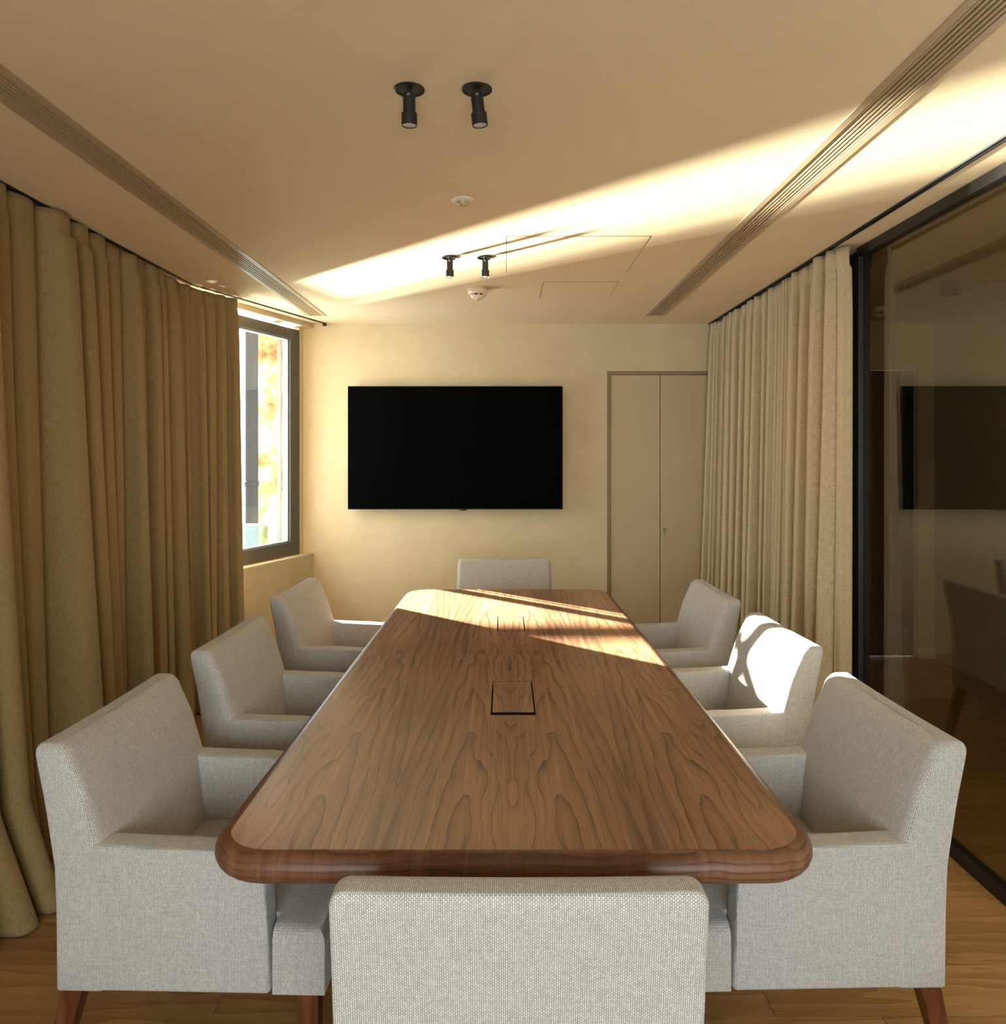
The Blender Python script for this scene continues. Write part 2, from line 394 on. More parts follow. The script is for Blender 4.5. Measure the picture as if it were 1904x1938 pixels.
# side wall behind the dark curtains, and its angled end with the corner window
bm = new(); box(bm, XL - 0.2, XL, Y0, 4.17, 0, CH + 0.1)
struct(obj('wall_left', bm, 'wall'), 'beige side wall hidden behind the dark curtains', 'wall')
O = Vector((-1.433, YB, 0))
def wp(s, n, z): 
    p = O - WD * s + WN * n
    return (p.x, p.y, z)
def wbox(bm, s0, s1, n0, n1, z0, z1):
    hexa(bm, [wp(s0, n0, z0), wp(s1, n0, z0), wp(s1, n1, z0), wp(s0, n1, z0), wp(s0, n0, z1), wp(s1, n0, z1), wp(s1, n1, z1), wp(s0, n1, z1)])
S0, S1, ZS, ZH = 0.074, 1.30, 0.735, 2.435
bm = new()
wbox(bm, 0.0, 1.62, -0.2, 0, 0, ZS); wbox(bm, 0.0, 1.62, -0.2, 0, ZH, CH + 0.1)
wbox(bm, S1, 1.62, -0.3, 0, ZS, ZH); wbox(bm, -0.05, S0, -0.18, -0.071, ZS, ZH)
struct(obj('wall_window', bm, 'wall'), 'short angled beige wall holding the corner window', 'wall')
bm = new(); wbox(bm, 0.004, S1, -0.135, 0.004, ZS, ZS + 0.018)
wsill = bm
wn = struct(empty('window_1', wp(0.6, -0.1, 0)), 'tall grey framed corner window beside the television wall', 'window')
off = Vector(wn.location)
def wobj(name, bm, mat, par=None, smooth=False):
    bmesh.ops.translate(bm, verts=bm.verts[:], vec=-off) if (par is None) else bmesh.ops.translate(bm, verts=bm.verts[:], vec=-off)
    return obj(name, bm, mat, par or wn, smooth)
wobj('window_sill', wsill, 'wall')
F0, F1, FZ0, FZ1 = S0, S1, 0.778, 2.412
fwd = 0.072
for nm, a in (('frame_head', (F0, F1, FZ1 - fwd, FZ1)), ('frame_bottom', (F0, F1, FZ0 - 0.026, FZ0 + fwd)), ('frame_jamb', (F0, F0 + 0.110, FZ0 + fwd, FZ1 - fwd)), ('frame_jamb', (F1 - 0.095, F1, FZ0 + fwd, FZ1 - fwd))):
    bm = new(); wbox(bm, a[0], a[1], -0.14, -0.070, a[2], a[3]); wobj(nm, bm, 'greyframe')
for nm, a in (('sash_edge', (F0 + 0.110, F0 + 0.123, FZ0 + fwd, FZ1 - fwd)), ('sash_edge', (F0 + 0.095, F1 - 0.095, FZ1 - fwd - 0.012, FZ1 - fwd)), ('sash_edge', (F0 + 0.095, F1 - 0.095, FZ0 + fwd, FZ0 + fwd + 0.012))):
    bm = new(); wbox(bm, a[0], a[1], -0.125, -0.085, a[2], a[3]); wobj(nm, bm, 'greyedge')
bm = new(); wbox(bm, F0 + 0.137, F0 + 0.145, -0.16, -0.128, FZ0 + fwd, FZ1 - fwd); wobj('glazing_bead', bm, 'greyframe')
bm = new(); wbox(bm, F0 + 0.09, F1 - 0.09, -0.118, -0.112, FZ0 + fwd - 0.005, FZ1 - fwd + 0.005); wobj('pane', bm, 'glass')
bm = new(); wbox(bm, 0.074, S1, -0.24, -0.141, FZ0 - 0.06, FZ0 - 0.0); wobj('outer_sill', bm, 'greyframe')

# wall behind the camera around a wide window
bm = new()
box(bm, -2.15, -1.0, Y0 - 0.2, Y0, 0, CH + 0.1); box(bm, 1.2, XC + 0.1, Y0 - 0.2, Y0, 0, CH + 0.1)
box(bm, -1.0, 1.2, Y0 - 0.2, Y0, 0, 0.5); box(bm, -1.0, 1.2, Y0 - 0.2, Y0, 2.1, CH + 0.1)
struct(obj('wall_front', bm, 'wall'), 'beige wall behind the camera around a wide window', 'wall')
w2 = struct(empty('window_2', (0.1, Y0 - 0.12, 0.5)), 'wide window in the wall behind the camera', 'window')
for nm, a in (('frame_jamb', (-1.1, -1.04, 0, 1.6)), ('frame_jamb', (1.04, 1.1, 0, 1.6)), ('frame_head', (-1.04, 1.04, 1.54, 1.6)), ('frame_bottom', (-1.04, 1.04, 0, 0.06))):
    bm = new(); box(bm, a[0], a[1], -0.03, 0.03, a[2], a[3]); obj(nm, bm, 'greyframe', w2)
bm = new(); box(bm, -1.04, 1.04, -0.004, 0.004, 0.06, 1.54); obj('pane', bm, 'glass', w2)

# glass partition to the passage
gw = struct(empty('wall_right', (XG, 0, 0)), 'dark framed glass partition reflecting the room', 'wall')
YM = 3.545
def gbox(nm, x0, x1, y0, y1, z0, z1, mat): 
    bm = new(); box(bm, x0, x1, y0, y1, z0, z1); return obj(nm, bm, mat, gw)
gbox('top_rail', 0.0, 0.05, Y0, YM, CH - 0.045, CH - 0.0005, 'bronze')
gbox('top_rail', 0.03, 0.07, YM, YB - 0.001, CH - 0.085, CH - 0.0005, 'black')
gbox('bottom_rail', -0.008, 0.05, Y0, YM, 0.0005, 0.035, 'black')
gbox('bottom_rail', 0.03, 0.07, YM, YB - 0.001, 0.0005, 0.045, 'black')
gbox('mullion', -0.004, 0.05, YM - 0.022, YM + 0.03, 0.035, CH - 0.045, 'black')
gbox('mullion', 0.03, 0.07, 3.69, 3.71, 0.045, CH - 0.085, 'black')
gbox('pane', 0.018, 0.028, Y0, YM - 0.022, 0.03, CH - 0.04, 'glass_tint')
gbox('pane', 0.045, 0.055, YM + 0.03, 3.69, 0.04, CH - 0.08, 'glass_tint')
gbox('pane', 0.045, 0.055, 3.71, YB - 0.002, 0.04, CH - 0.08, 'glass_tint')

# passage behind the glass
YE = 5.5
bm = new(); box(bm, XC, XC + 0.12, Y0, YE + 0.3, 0, CH)
struct(obj('wall_passage', bm, 'wall'), 'plain wall of the dim passage behind the glass', 'wall')
bm = new(); box(bm, XG + 0.1, 2.5, YE, YE + 0.15, 0, CH); box(bm, 2.5, 3.03, YE, YE + 0.15, 2.116, CH); box(bm, 3.03, XC, YE, YE + 0.15, 0, CH)
struct(obj('wall_passage_end', bm, 'wall'), 'end wall of the passage around a dark doorway', 'wall')
bm = new(); box(bm, 3.025, XC, YE - 0.014, YE - 0.0002, 0, 0.075); struct(obj('baseboard_passage', bm, 'skirting'), 'short white baseboard at the passage end behind the glass', 'baseboard')
d2 = struct(empty('door_2', (2.5, YE + 0.05, 0)), 'dark brown door at the end of the passage behind the glass', 'door')
bm = new(); box(bm, 0.004, 0.526, 0, 0.04, 0.004, 2.112); obj('door_leaf', bm, 'darkdoor', d2)
bm = new(); tube(bm, [(0.47, -0.001, 1.02), (0.47, -0.045, 1.02), (0.36, -0.045, 1.02)], 0.008, 8); obj('handle', bm, 'chrome', d2, 40)

# ------------------------------------------------------------------ table
TCX, TY0, TY1, TZ, TR = 0.018, 1.39, 4.165, 0.75, 0.03
def table_outline(inset, n=7):
    """rounded, slightly tapering outline; y runs from the near end to the far end"""
    cr = 0.125 - inset
    hw0, hw1 = 0.595 - inset, 0.556 - inset
    ya, yb = TY0 + inset, TY1 - inset
    cs = [(-hw0, ya, 180), (hw0, ya, 270), (hw1, yb, 0), (-hw1, yb, 90)]
    pts = []
    for x, y, a in cs:
        sx = 1 if x < 0 else -1; sy = 1 if y < 2 else -1
        c = (x + sx * cr, y + sy * cr)
        for k in range(n + 1):
            t = R(a + 90 * k / n); pts.append((c[0] + cr * math.cos(t), c[1] + cr * math.sin(t)))
    return pts
TYC = (TY0 + TY1) / 2
table = tag(empty('meeting_table', (TCX, TYC, 0)), 'long walnut meeting table with a thick rounded edge', 'table')
HATCH = [(-0.058, 0.072, 2.150, 2.470), (-0.050, 0.070, 3.165, 3.445)]   # x0 x1 y0 y1 (table-centred x, room y)
# veneer panel as a grid of cells that leaves the hatch openings free
def top_mesh():
    bm = new()
    out = table_outline(TR)
    A = [bm.verts.new((x, y - TYC, TZ)) for x, y in out]; bm.faces.new(A)
    r = bmesh.ops.extrude_face_region(bm, geom=bm.faces[:])
    bmesh.ops.translate(bm, verts=[v for v in r['geom'] if isinstance(v, bmesh.types.BMVert)], vec=(0, 0, -0.026))
    return bm
top = obj('table_top', top_mesh(), 'veneer', table)
cut = new()
for x0, x1, y0, y1 in HATCH: box(cut, x0, x1, y0 - TYC, y1 - TYC, TZ - 0.1, TZ + 0.05)
cuto = obj('cutter', cut, 'veneer', table)
md = top.modifiers.new('cut', 'BOOLEAN'); md.object = cuto; md.operation = 'DIFFERENCE'; md.solver = 'EXACT'
bpy.context.view_layer.update()
dg = bpy.context.evaluated_depsgraph_get()
nm = bpy.data.meshes.new_from_object(top.evaluated_get(dg)); top.modifiers.clear(); top.data = nm; nm.name = 'table_top'
bpy.data.objects.remove(cuto)
# solid bullnose edge
bm = new(); rings = []
SEG = 10
for k in range(SEG + 1):
    a = R(90 - 180 * k / SEG)
    o_ = table_outline(TR - TR * math.cos(a)) if True else None
    rings.append([bm.verts.new((x, y - TYC, TZ - TR + TR * math.sin(a))) for x, y in o_])
inn = [bm.verts.new((x, y - TYC, TZ - 2 * TR)) for x, y in table_outline(0.06)]
inn2 = [bm.verts.new((x, y - TYC, TZ - 0.024)) for x, y in table_outline(0.06)]
top_in = [bm.verts.new((x, y - TYC, TZ - 0.024)) for x, y in table_outline(TR + 0.0006)]
top_in2 = [bm.verts.new((x, y - TYC, TZ)) for x, y in table_outline(TR + 0.0006)]
loops = [top_in2] + rings + [inn]
for A, B in zip(loops, loops[1:]):
    n = len(A)
    for i in range(n): bm.faces.new((A[i], A[(i + 1) % n], B[(i + 1) % n], B[i]))
obj('edge_lipping', bm, 'walnut', table, 60)
bm = new(); v = [bm.verts.new((x, y - TYC, TZ - 2 * TR)) for x, y in table_outline(0.058)]; bm.faces.new(v)
r = bmesh.ops.extrude_face_region(bm, geom=bm.faces[:]); bmesh.ops.translate(bm, verts=[q for q in r['geom'] if isinstance(q, bmesh.types.BMVert)], vec=(0, 0, 0.008))
obj('underside', bm, 'walnut', table)
for i, (x0, x1, y0, y1) in enumerate(HATCH):
    g = 0.0045; fg = 0.034 if i == 0 else 0.016
    bm = new(); box(bm, x0 + g, x1 - g, y0 + fg - TYC, y1 - g - TYC, TZ - 0.004, TZ + 0.0004); bev(bm, 0.0008, 2)
    h = obj('cable_hatch', bm, 'veneer', table)
    bm = new(); box(bm, x0 + g, x1 - g, y0 + fg - TYC, y1 - g - TYC, TZ - 0.046, TZ - 0.004); obj('hatch_core', bm, 'shadewood', h)
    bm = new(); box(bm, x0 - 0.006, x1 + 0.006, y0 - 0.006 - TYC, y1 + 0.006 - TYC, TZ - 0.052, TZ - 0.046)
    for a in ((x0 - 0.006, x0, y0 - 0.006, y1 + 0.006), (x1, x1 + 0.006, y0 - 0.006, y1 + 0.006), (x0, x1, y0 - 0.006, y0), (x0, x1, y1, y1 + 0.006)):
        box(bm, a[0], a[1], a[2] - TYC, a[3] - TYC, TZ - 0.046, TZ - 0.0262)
    obj('cable_well', bm, 'shadewood', table)
for yy in (2.1, 3.45):
    bm = new(); box(bm, -0.17, 0.17, yy - TYC - 0.05, yy - TYC + 0.05, 0.03, TZ - 2 * TR); bev(bm, 0.012, 3); obj('pedestal', bm, 'walnut', table, 40)
    bm = new(); box(bm, -0.30, 0.30, yy - TYC - 0.06, yy - TYC + 0.06, 0.0, 0.03); bev(bm, 0.008, 2); obj('foot_plate', bm, 'black', table)

# ------------------------------------------------------------------ armchairs
HWC = 0.289
def soft(bm, w, seg=4): bev(bm, w, seg)
def subdiv_inflate(bm, fn, cuts=5):
    bmesh.ops.subdivide_edges(bm, edges=bm.edges[:], cuts=cuts, use_grid_fill=True)
    for v in bm.verts: fn(v)
def make_chair():
    t = empty('armchair'); yo = -0.3
    # backrest: lofted, raked and tapering, soft front corners and a rounded top
    bm = new()
    def lerp(tab, z):
        for (z0, v0), (z1, v1) in zip(tab, tab[1:]):
            if z <= z1: return v0 + (v1 - v0) * (z - z0) / (z1 - z0)
        return tab[-1][1]
    rear = [(0.278, 0.0), (0.45, 0.0), (0.56, -0.004), (0.70, -0.026), (0.83, -0.054)]
    front = [(0.278, 0.128), (0.45, 0.118), (0.60, 0.100), (0.73, 0.062), (0.83, 0.016)]
    levels = [(0.278, 0.004), (0.282, 0.0)] + [(z, 0.0) for z in (0.36, 0.45, 0.51, 0.56, 0.60, 0.64, 0.68, 0.72, 0.76, 0.79)]
    rt = 0.024
    levels += [(0.832 - rt + rt * math.sin(R(a_)), rt * (1 - math.cos(R(a_)))) for a_ in (0, 18, 36, 54, 70, 82, 90)]
    loops = []
    for z, ins in levels:
        yr, yf = lerp(rear, z) + ins * 0.55 + yo, lerp(front, z) - ins + yo
        hw = HWC - ins * 0.8 + 0.003 * math.sin(math.pi * (z - 0.278) / 0.554)
        rf = max(0.004, min(0.030, (yf - yr) * 0.45) - ins * 0.5); rr = max(0.003, 0.010 - ins * 0.3)
        ring = []
        for cx, cy, r_, a0 in ((-hw + rr, yr + rr, rr, 180), (hw - rr, yr + rr, rr, 270), (hw - rf, yf - rf, rf, 0), (-hw + rf, yf - rf, rf, 90)):
            for k in range(7):
                t_ = R(a0 + 15 * k); ring.append((cx + r_ * math.cos(t_), cy + r_ * math.sin(t_)))
            nxt = {180: (hw - rr, yr), 0: (-hw + rf, yf)}.get(a0)
            if nxt:
                x_, y_ = ring[-1]
                for k in range(1, 8): ring.append((x_ + (nxt[0] - x_) * k / 8, y_ + (nxt[1] - y_) * k / 8))
        out = []
        for x_, y_ in ring:
            if y_ > yf - 0.5 * rf: y_ += 0.010 * (1 - (x_ / hw) ** 2) * min(1.0, max(0.0, (0.84 - z) / 0.1))
            out.append(bm.verts.new((x_, y_, z + (0.004 * (abs(x_) / hw) ** 2 if z > 0.8 else 0))))
        loops.append(out)
    for A, B in zip(loops, loops[1:]):
        n_ = len(A)
        for i_ in range(n_): bm.faces.new((A[i_], A[(i_ + 1) % n_], B[(i_ + 1) % n_], B[i_]))
    bm.faces.new(loops[0][::-1]); bm.faces.new(loops[-1])
    obj('backrest', bm, 'fabric', t, 50, True)
    # arms
    for s in (-1, 1):
        bm = new(); a, b = sorted((s * (HWC + 0.001), s * (HWC - 0.068)))
        prism(bm, [(y + yo, z) for y, z in ((0.060, 0.278), (0.492, 0.278), (0.484, 0.45), (0.478, 0.598), (0.30, 0.602), (0.075, 0.612))], a, b, 0)
        bev(bm, 0.011, 4); obj('arm', bm, 'fabric', t, 50, True)
        bm = new(); x = s * (HWC - 0.0015)
        tube(bm, [(x, 0.0 + yo, 0.602), (x, 0.09 + yo, 0.6), (x, 0.30 + yo, 0.5905), (x, 0.470 + yo, 0.5865)], 0.0022, 5)
        obj('seam', bm, 'seam', t)
    # seat cushion: T shape in front of the arms
    bm = new()
    w1, w2 = HWC - 0.069, HWC - 0.003
    box(bm, -w1, w1, 0.10 + yo, 0.56 + yo, 0.279, 0.424)
    f = new(); box(f, -w2, w2, 0.4955 + yo, 0.615 + yo, 0.278, 0.425)
    bev(f, 0.032, 6, lambda e: e.verts[0].co.z > 0.42 and e.verts[1].co.z > 0.42 and max(e.verts[0].co.y, e.verts[1].co.y) - yo > 0.6)
    bev(f, 0.008, 2, lambda e: abs(e.verts[0].co.z - e.verts[1].co.z) > 0.1)
    tmp = bpy.data.meshes.new('seat_front'); f.to_mesh(tmp); f.free(); bm.from_mesh(tmp); bpy.data.meshes.remove(tmp)
    obj('seat', bm, 'fabric', t, 50, True)
    # legs
    for sx in (-1, 1):
        for yt, yb, nm in ((0.035, -0.035, 'r'), (0.575, 0.580, 'f')):
            bm = new(); xt, xb = sx * (HWC - 0.03), sx * (HWC - 0.028)
            a, b = 0.024, 0.016
            hexa(bm, [(xb - b, yb - b + yo, 0), (xb + b, yb - b + yo, 0), (xb + b, yb + b + yo, 0), (xb - b, yb + b + yo, 0),
                      (xt - a, yt - a + yo, 0.285), (xt + a, yt - a + yo, 0.285), (xt + a, yt + a + yo, 0.285), (xt - a, yt + a + yo, 0.285)])
            bev(bm, 0.002, 2); obj('leg', bm, 'legwood', t)
    return t
proto = make_chair()
CHAIRS = [
    ((0.022, 1.482), 0, 'pale woven armchair at the table end opposite the television, its back turned'),
    ((-0.002, 4.376), 180, 'pale woven armchair at the table end in front of the television wall'),
    ((-0.713, 1.985), -91.5, 'pale woven armchair on the dark curtain side, beside the chair opposite the television'),
    ((-0.700, 2.795), -91, 'middle of three pale armchairs along the dark curtain side of the table'),
    ((-0.718, 3.715), -92.5, 'pale woven armchair on the dark curtain side, just before the corner window'),
    ((0.703, 1.995), 91.5, 'pale woven armchair on the glass partition side, beside the chair opposite the television'),
    ((0.736, 2.850), 92, 'middle armchair on the glass partition side with a bright sun patch on its back'),
    ((0.712, 3.670), 92, 'pale armchair on the glass partition side, beside the cupboard door and pale curtains'),
]
for i, ((x, y), a, lab) in enumerate(CHAIRS):
    c = proto if i == 0 else copy_tree(proto)
    c.location = (x, y, 0); c.rotation_euler = (0, 0, R(a)); tag(c, lab, 'armchair', 'armchairs around the meeting table')

# ------------------------------------------------------------------ curtains
def smooth_noise(seed, n=64):
    r = random.Random(seed); a = [r.uniform(-1, 1) for _ in range(n)]
    def f(x):
        i = math.floor(x); t = x - i; t = t * t * (3 - 2 * t)
        return a[i % n] * (1 - t) + a[(i + 1) % n] * t
    return f
def curtain(name, path, bounds, z_top, amp, seed, flare=None, per=14, drift=0.05, edge_turn=None, mat='linen'):
    """path(s)->(x,y),(nx,ny) with n facing the room; bounds = fold boundaries along the track (metres of s)"""
    r = random.Random(seed); f1 = smooth_noise(seed + 1); f2 = smooth_noise(seed + 2); f3 = smooth_noise(seed + 3)
    cols = []
    for k in range(len(bounds) - 1):
        for j in range(per): cols.append((bounds[k] + (bounds[k + 1] - bounds[k]) * j / per, k, j / per))
    cols.append((bounds[-1], len(bounds) - 2, 1.0))
    amps = [amp * r.choice((0.55, 0.8, 1.0, 1.2, 1.3)) * min(1.25, max(0.5, (bounds[min(i + 1, len(bounds) - 1)] - bounds[min(i, len(bounds) - 2)]) / 0.13)) for i in range(len(bounds))]
    skew = [r.uniform(-1, 1) for _ in bounds]; droop = [r.choice((0, 0, 0.006, 0.012)) for _ in bounds]
    zs = [z_top, z_top - 0.03, z_top - 0.07, z_top - 0.085, z_top - 0.10, z_top - 0.14] + [z_top - 0.2 - (z_top - 0.26) * i / 30 for i in range(31)] + [0.04, 0.022, 0.006]
    bm = new(); uvl = bm.loops.layers.uv.new('UVMap'); grid = []
    for z in zs:
        row = []; h = 1 - z / z_top
        head = 0.62 if z > z_top - 0.08 else (0.74 if z > z_top - 0.09 else 1.0)
        g = head * (0.72 + 0.55 * h) * (1.0 if z > z_top - 0.08 else min(1.0, 0.86 + 0.14 * (z_top - z) / 0.3))
        for s, k, ph in cols:
            w = (bounds[k + 1] - bounds[k])
            lobe = abs(math.sin(math.pi * (ph + 0.10 * math.sin(2 * math.pi * ph) * skew[k]))) ** 0.62 * 2 - 1
            d = amps[k] * (lobe + 1) * g - amp * g
            d += amp * 0.35 * f1(s * 9 + 0.8 * h) * h
            d += amp * 0.22 * f3(s * 26) * g * h
            tshift = 0.07 * w * math.sin(4 * math.pi * ph) * g
            tshift += drift * f2(s * 4.3) * h ** 1.3
            ss = s + tshift
            (x, y), (nx, ny) = path(ss)
            e = flare(s, z) if flare else 0.0
            if edge_turn: e += edge_turn(s, z)
            row.append((bm.verts.new((x + nx * (d + e), y + ny * (d + e), z - (droop[k] * math.sin(math.pi * ph) if z > z_top - 0.05 else 0))), (s * 1.9, z)))
        grid.append(row)
    for A, B in zip(grid, grid[1:]):
        for i in range(len(A) - 1):
            q = (A[i], A[i + 1], B[i + 1], B[i])
            fc = bm.faces.new([p[0] for p in q])
            for lp, p in zip(fc.loops, q): lp[uvl].uv = p[1]
    me_o = obj(name, bm, mat, None, 'full')
    me_o.data.materials.append(M['lining'])
    sol = me_o.modifiers.new('cloth_thickness', 'SOLIDIFY'); sol.thickness = 0.004; sol.offset = 0.0
    sol.material_offset = 1; sol.material_offset_rim = 0
    return me_o
TX = -1.80
TB = Vector((-1.339, 5.587))                       # end of the dark track near the back wall
YK = 4.29                                          # where the track turns along the angled wall
def left_path(s):
    # s = room Y for the straight run, then along the angled run; a soft bend joins them
    def raw(y): return max(TX, TB.x - 0.3556 * (TB.y - y))
    x = sum(raw(s + o) for o in (-0.12, -0.06, 0, 0.06, 0.12)) / 5
    dx = (sum(raw(s + 0.02 + o) for o in (-0.12, -0.06, 0, 0.06, 0.12)) / 5 - x) / 0.02
    n = Vector((1, -dx)).normalized()
    return (x, s), (n.x, n.y)
LB1 = [0.9, 1.06, 1.2, 1.35, 1.52, 1.68, 1.83, 1.98, 2.12, 2.28, 2.42, 2.58, 2.72, 2.90, 3.08, 3.235, 3.385, 3.535, 3.65, 3.775, 3.87, 3.96]
LB2 = [3.985, 4.12, 4.22, 4.30, 4.40, 4.50, 4.58, 4.69]
def lflare(s, z):
    h = 1 - z / CH
    near = max(0.0, min(1.0, (3.1 - s) / 0.6))
    return 0.05 * h + near * (0.07 * h ** 2 + 0.10 * max(0, h - 0.86) / 0.14 * (0.6 + 0.4 * math.sin(s * 11)))
c1 = curtain('curtain', left_path, LB1, CH - 0.012, 0.055, 11, lflare, drift=0.07)
tag(c1, 'wide dark linen curtain hanging in deep folds over the side wall', 'curtain', 'dark linen curtains')
c2 = curtain('curtain', left_path, LB2, CH - 0.014, 0.042, 23, lambda s, z: 0.035 * (1 - z / CH), drift=0.05)
tag(c2, 'narrow dark linen curtain panel ending at the corner window', 'curtain', 'dark linen curtains')
RX = 1.535
def right_path(s): return (RX, s), (-1.0, 0.0)
def rbounds(a, b, n, seed):
    r = random.Random(seed); w = [r.uniform(0.55, 1.5) for _ in range(n)]; t = sum(w); out = [a]
    for q in w: out.append(out[-1] + (b - a) * q / t)
    return out
RB2 = rbounds(4.42, 5.56, 20, 5); RB1 = rbounds(3.47, 4.40, 15, 9)
c3 = curtain('curtain', right_path, RB1, CH - 0.012, 0.056, 31, lambda s, z: 0.045 * (1 - z / CH), drift=0.03, edge_turn=lambda s, z: -0.035 * max(0.0, 1 - (s - 3.47) / 0.06), mat='litlinen')
tag(c3, 'pale linen curtain with window light in its colour, bunched against the dark post of the glass partition', 'curtain', 'pale window-lit linen curtains')
c4 = curtain('curtain', right_path, RB2, CH - 0.014, 0.064, 47, lambda s, z: 0.05 * (1 - z / CH), drift=0.04, mat='litlinen')
tag(c4, 'pale linen curtain with window light in its colour, hanging in tight folds beside the cupboard door', 'curtain', 'pale window-lit linen curtains')
# tracks
tr = tag(empty('curtain_track', (TX, 0, CH)), 'thin black ceiling track over the dark curtains and corner window', 'track')
bm = new(); box(bm, -0.011, 0.011, Y0, YK, -0.006, -0.0005); obj('rail', bm, 'black', tr)
bm = new(); a = Vector((TX, YK)); b = TB; d = (b - a).normalized(); n = Vector((-d.y, d.x))
q = [a + n * 0.008, a - n * 0.008, b - n * 0.008, b + n * 0.008]
hexa(bm, [(p.x - TX, p.y, -0.006) for p in q] + [(p.x - TX, p.y, -0.0005) for p in q]); obj('rail', bm, 'black', tr)
bm = new(); box(bm, TB.x - TX - 0.012, TB.x - TX + 0.012, TB.y - 0.012, TB.y + 0.006, -0.022, -0.0005); obj('end_stop', bm, 'black', tr)
t2 = tag(empty('curtain_track', (RX, 0, CH)), 'black ceiling track along the glass partition', 'track')
bm = new(); box(bm, -0.013, -0.003, Y0, YB - 0.01, -0.007, -0.0005); obj('rail', bm, 'black', t2)
bm = new(); box(bm, 0.003, 0.013, Y0, YB - 0.01, -0.007, -0.0005); obj('rail', bm, 'black', t2)
bm = new(); box(bm, -0.003, 0.003, Y0, YB - 0.01, -0.003, -0.0005); obj('channel', bm, 'bronze', t2)

# ------------------------------------------------------------------ television
tv = tag(empty('television', (-0.365, YB, 1.085)), 'large blank black flat television on the beige wall', 'television')
TW, TH = 0.795, 0.912
bm = new(); box(bm, -TW, TW, -0.075, -0.048, 0, TH); bev(bm, 0.003, 2); obj('housing', bm, 'black', tv)
bm = new(); box(bm, -TW + 0.004, TW - 0.004, -0.0765, -0.0748, 0.006, TH - 0.004); obj('screen', bm, 'screen', tv)
bm = new(); box(bm, 0.035, 0.085, -0.072, -0.052, -0.009, 0.0); bev(bm, 0.003, 2); obj('sensor_bar', bm, 'black', tv)
bm = new(); box(bm, -0.3, 0.3, -0.048, -0.001, 0.25, 0.65); obj('wall_mount', bm, 'black', tv)

# ------------------------------------------------------------------ ceiling fittings
def spotlight(x, y, tiltx, tilty, lab):
    t = tag(empty('ceiling_spotlight', (x, y, CH)), lab, 'spotlight', 'black ceiling spotlights')
    bm = new(); lathe(bm, [(0.041, -0.0003), (0.041, -0.003), (0.037, -0.0045), (0.0355, -0.0015), (0.0, -0.0008)], 32); obj('canopy', bm, 'black', t, 40)
    bm = new(); lathe(bm, [(0.0, -0.001), (0.006, -0.001), (0.006, -0.022), (0.0, -0.022)], 12); obj('joint', bm, 'black', t, 40)
    m = Matrix.Translation((0, 0, -0.014)) @ Matrix.Rotation(R(tiltx), 4, 'X') @ Matrix.Rotation(R(tilty), 4, 'Y')
    bm = new(); lathe(bm, [(0.0, 0), (0.0155, 0), (0.0165, -0.001), (0.0165, -0.048), (0.021, -0.051), (0.021, -0.082), (0.0195, -0.083), (0.0185, -0.080), (0.0, -0.080)], 28, m); b = obj('body', bm, 'black', t, 40)
    bm = new(); lathe(bm, [(0.0182, -0.0808), (0.014, -0.0822), (0.007, -0.0812), (0.0, -0.0835)], 24, m); obj('lens', bm, 'lens', b, 60)
    bm = new(); box(bm, -0.004, 0.004, -0.019, -0.015, -0.010, -0.004); bmesh.ops.transform(bm, matrix=m, verts=bm.verts[:]); obj('set_screw', bm, 'chrome', b)
spotlight(-0.254, 1.998, 2, 0, 'black ceiling spotlight of the pair away from the television, on the dark curtain side')
spotlight(-0.074, 1.998, 2, -6, 'black ceiling spotlight of the pair away from the television, on the glass partition side')
spotlight(-0.272, 3.715, 0, 0, 'black ceiling spotlight of the pair by the access panel, on the dark curtain side')
spotlight(-0.097, 3.715, 0, 0, 'black ceiling spotlight of the pair by the access panel, closest to that panel')
t = tag(empty('motion_sensor', (-0.160, 2.87, CH)), 'round white motion sensor on the ceiling between two spotlight pairs', 'sensor')
bm = new(); lathe(bm, [(0.044, -0.0003), (0.044, -0.004), (0.040, -0.007), (0.026, -0.009), (0.0, -0.009)], 36); obj('ring', bm, 'whiteplastic', t, 40)
bm = new(); lathe(bm, [(0.024, -0.009), (0.023, -0.014), (0.018, -0.020), (0.009, -0.0235), (0.0, -0.0245)], 28); obj('dome', bm, 'sensorlens', t, 60)
def smoke(x, y, k, lab):
    t = tag(empty('smoke_detector', (x, y, CH)), lab, 'detector')
    bm = new(); lathe(bm, [(0.056 * k, -0.0003), (0.058 * k, -0.006), (0.060 * k, -0.018), (0.056 * k, -0.030), (0.050 * k, -0.034), (0.0, -0.034)], 36); obj('base', bm, 'whiteplastic', t, 40)
    bm = new(); lathe(bm, [(0.036 * k, -0.034), (0.036 * k, -0.043), (0.0, -0.043)], 28); obj('smoke_slot', bm, 'black', t, 40)
    bm = new(); lathe(bm, [(0.0, -0.043), (0.044 * k, -0.043), (0.041 * k, -0.050), (0.032 * k, -0.058), (0.018 * k, -0.064), (0.0, -0.065)], 32); obj('cap', bm, 'whiteplastic', t, 40)
    for i in range(8):
        a = i * math.pi / 4 + 0.2; m = Matrix.Rotation(a, 4, 'Z')
        bm = new(); box(bm, 0.036 * k, 0.045 * k, -0.004, 0.004, -0.044, -0.033); bmesh.ops.transform(bm, matrix=m, verts=bm.verts[:]); obj('rib', bm, 'whiteplastic', t)
    bm = new(); lathe(bm, [(0.010 * k, -0.0645), (0.008 * k, -0.072), (0.0, -0.076)], 16); obj('indicator', bm, 'lens', t, 60)
smoke(-0.158, 4.42, 1.0, 'white smoke detector on the ceiling between spotlights and television')
smoke(2.50, 5.0, 0.95, 'smoke detector on the passage ceiling behind the glass')
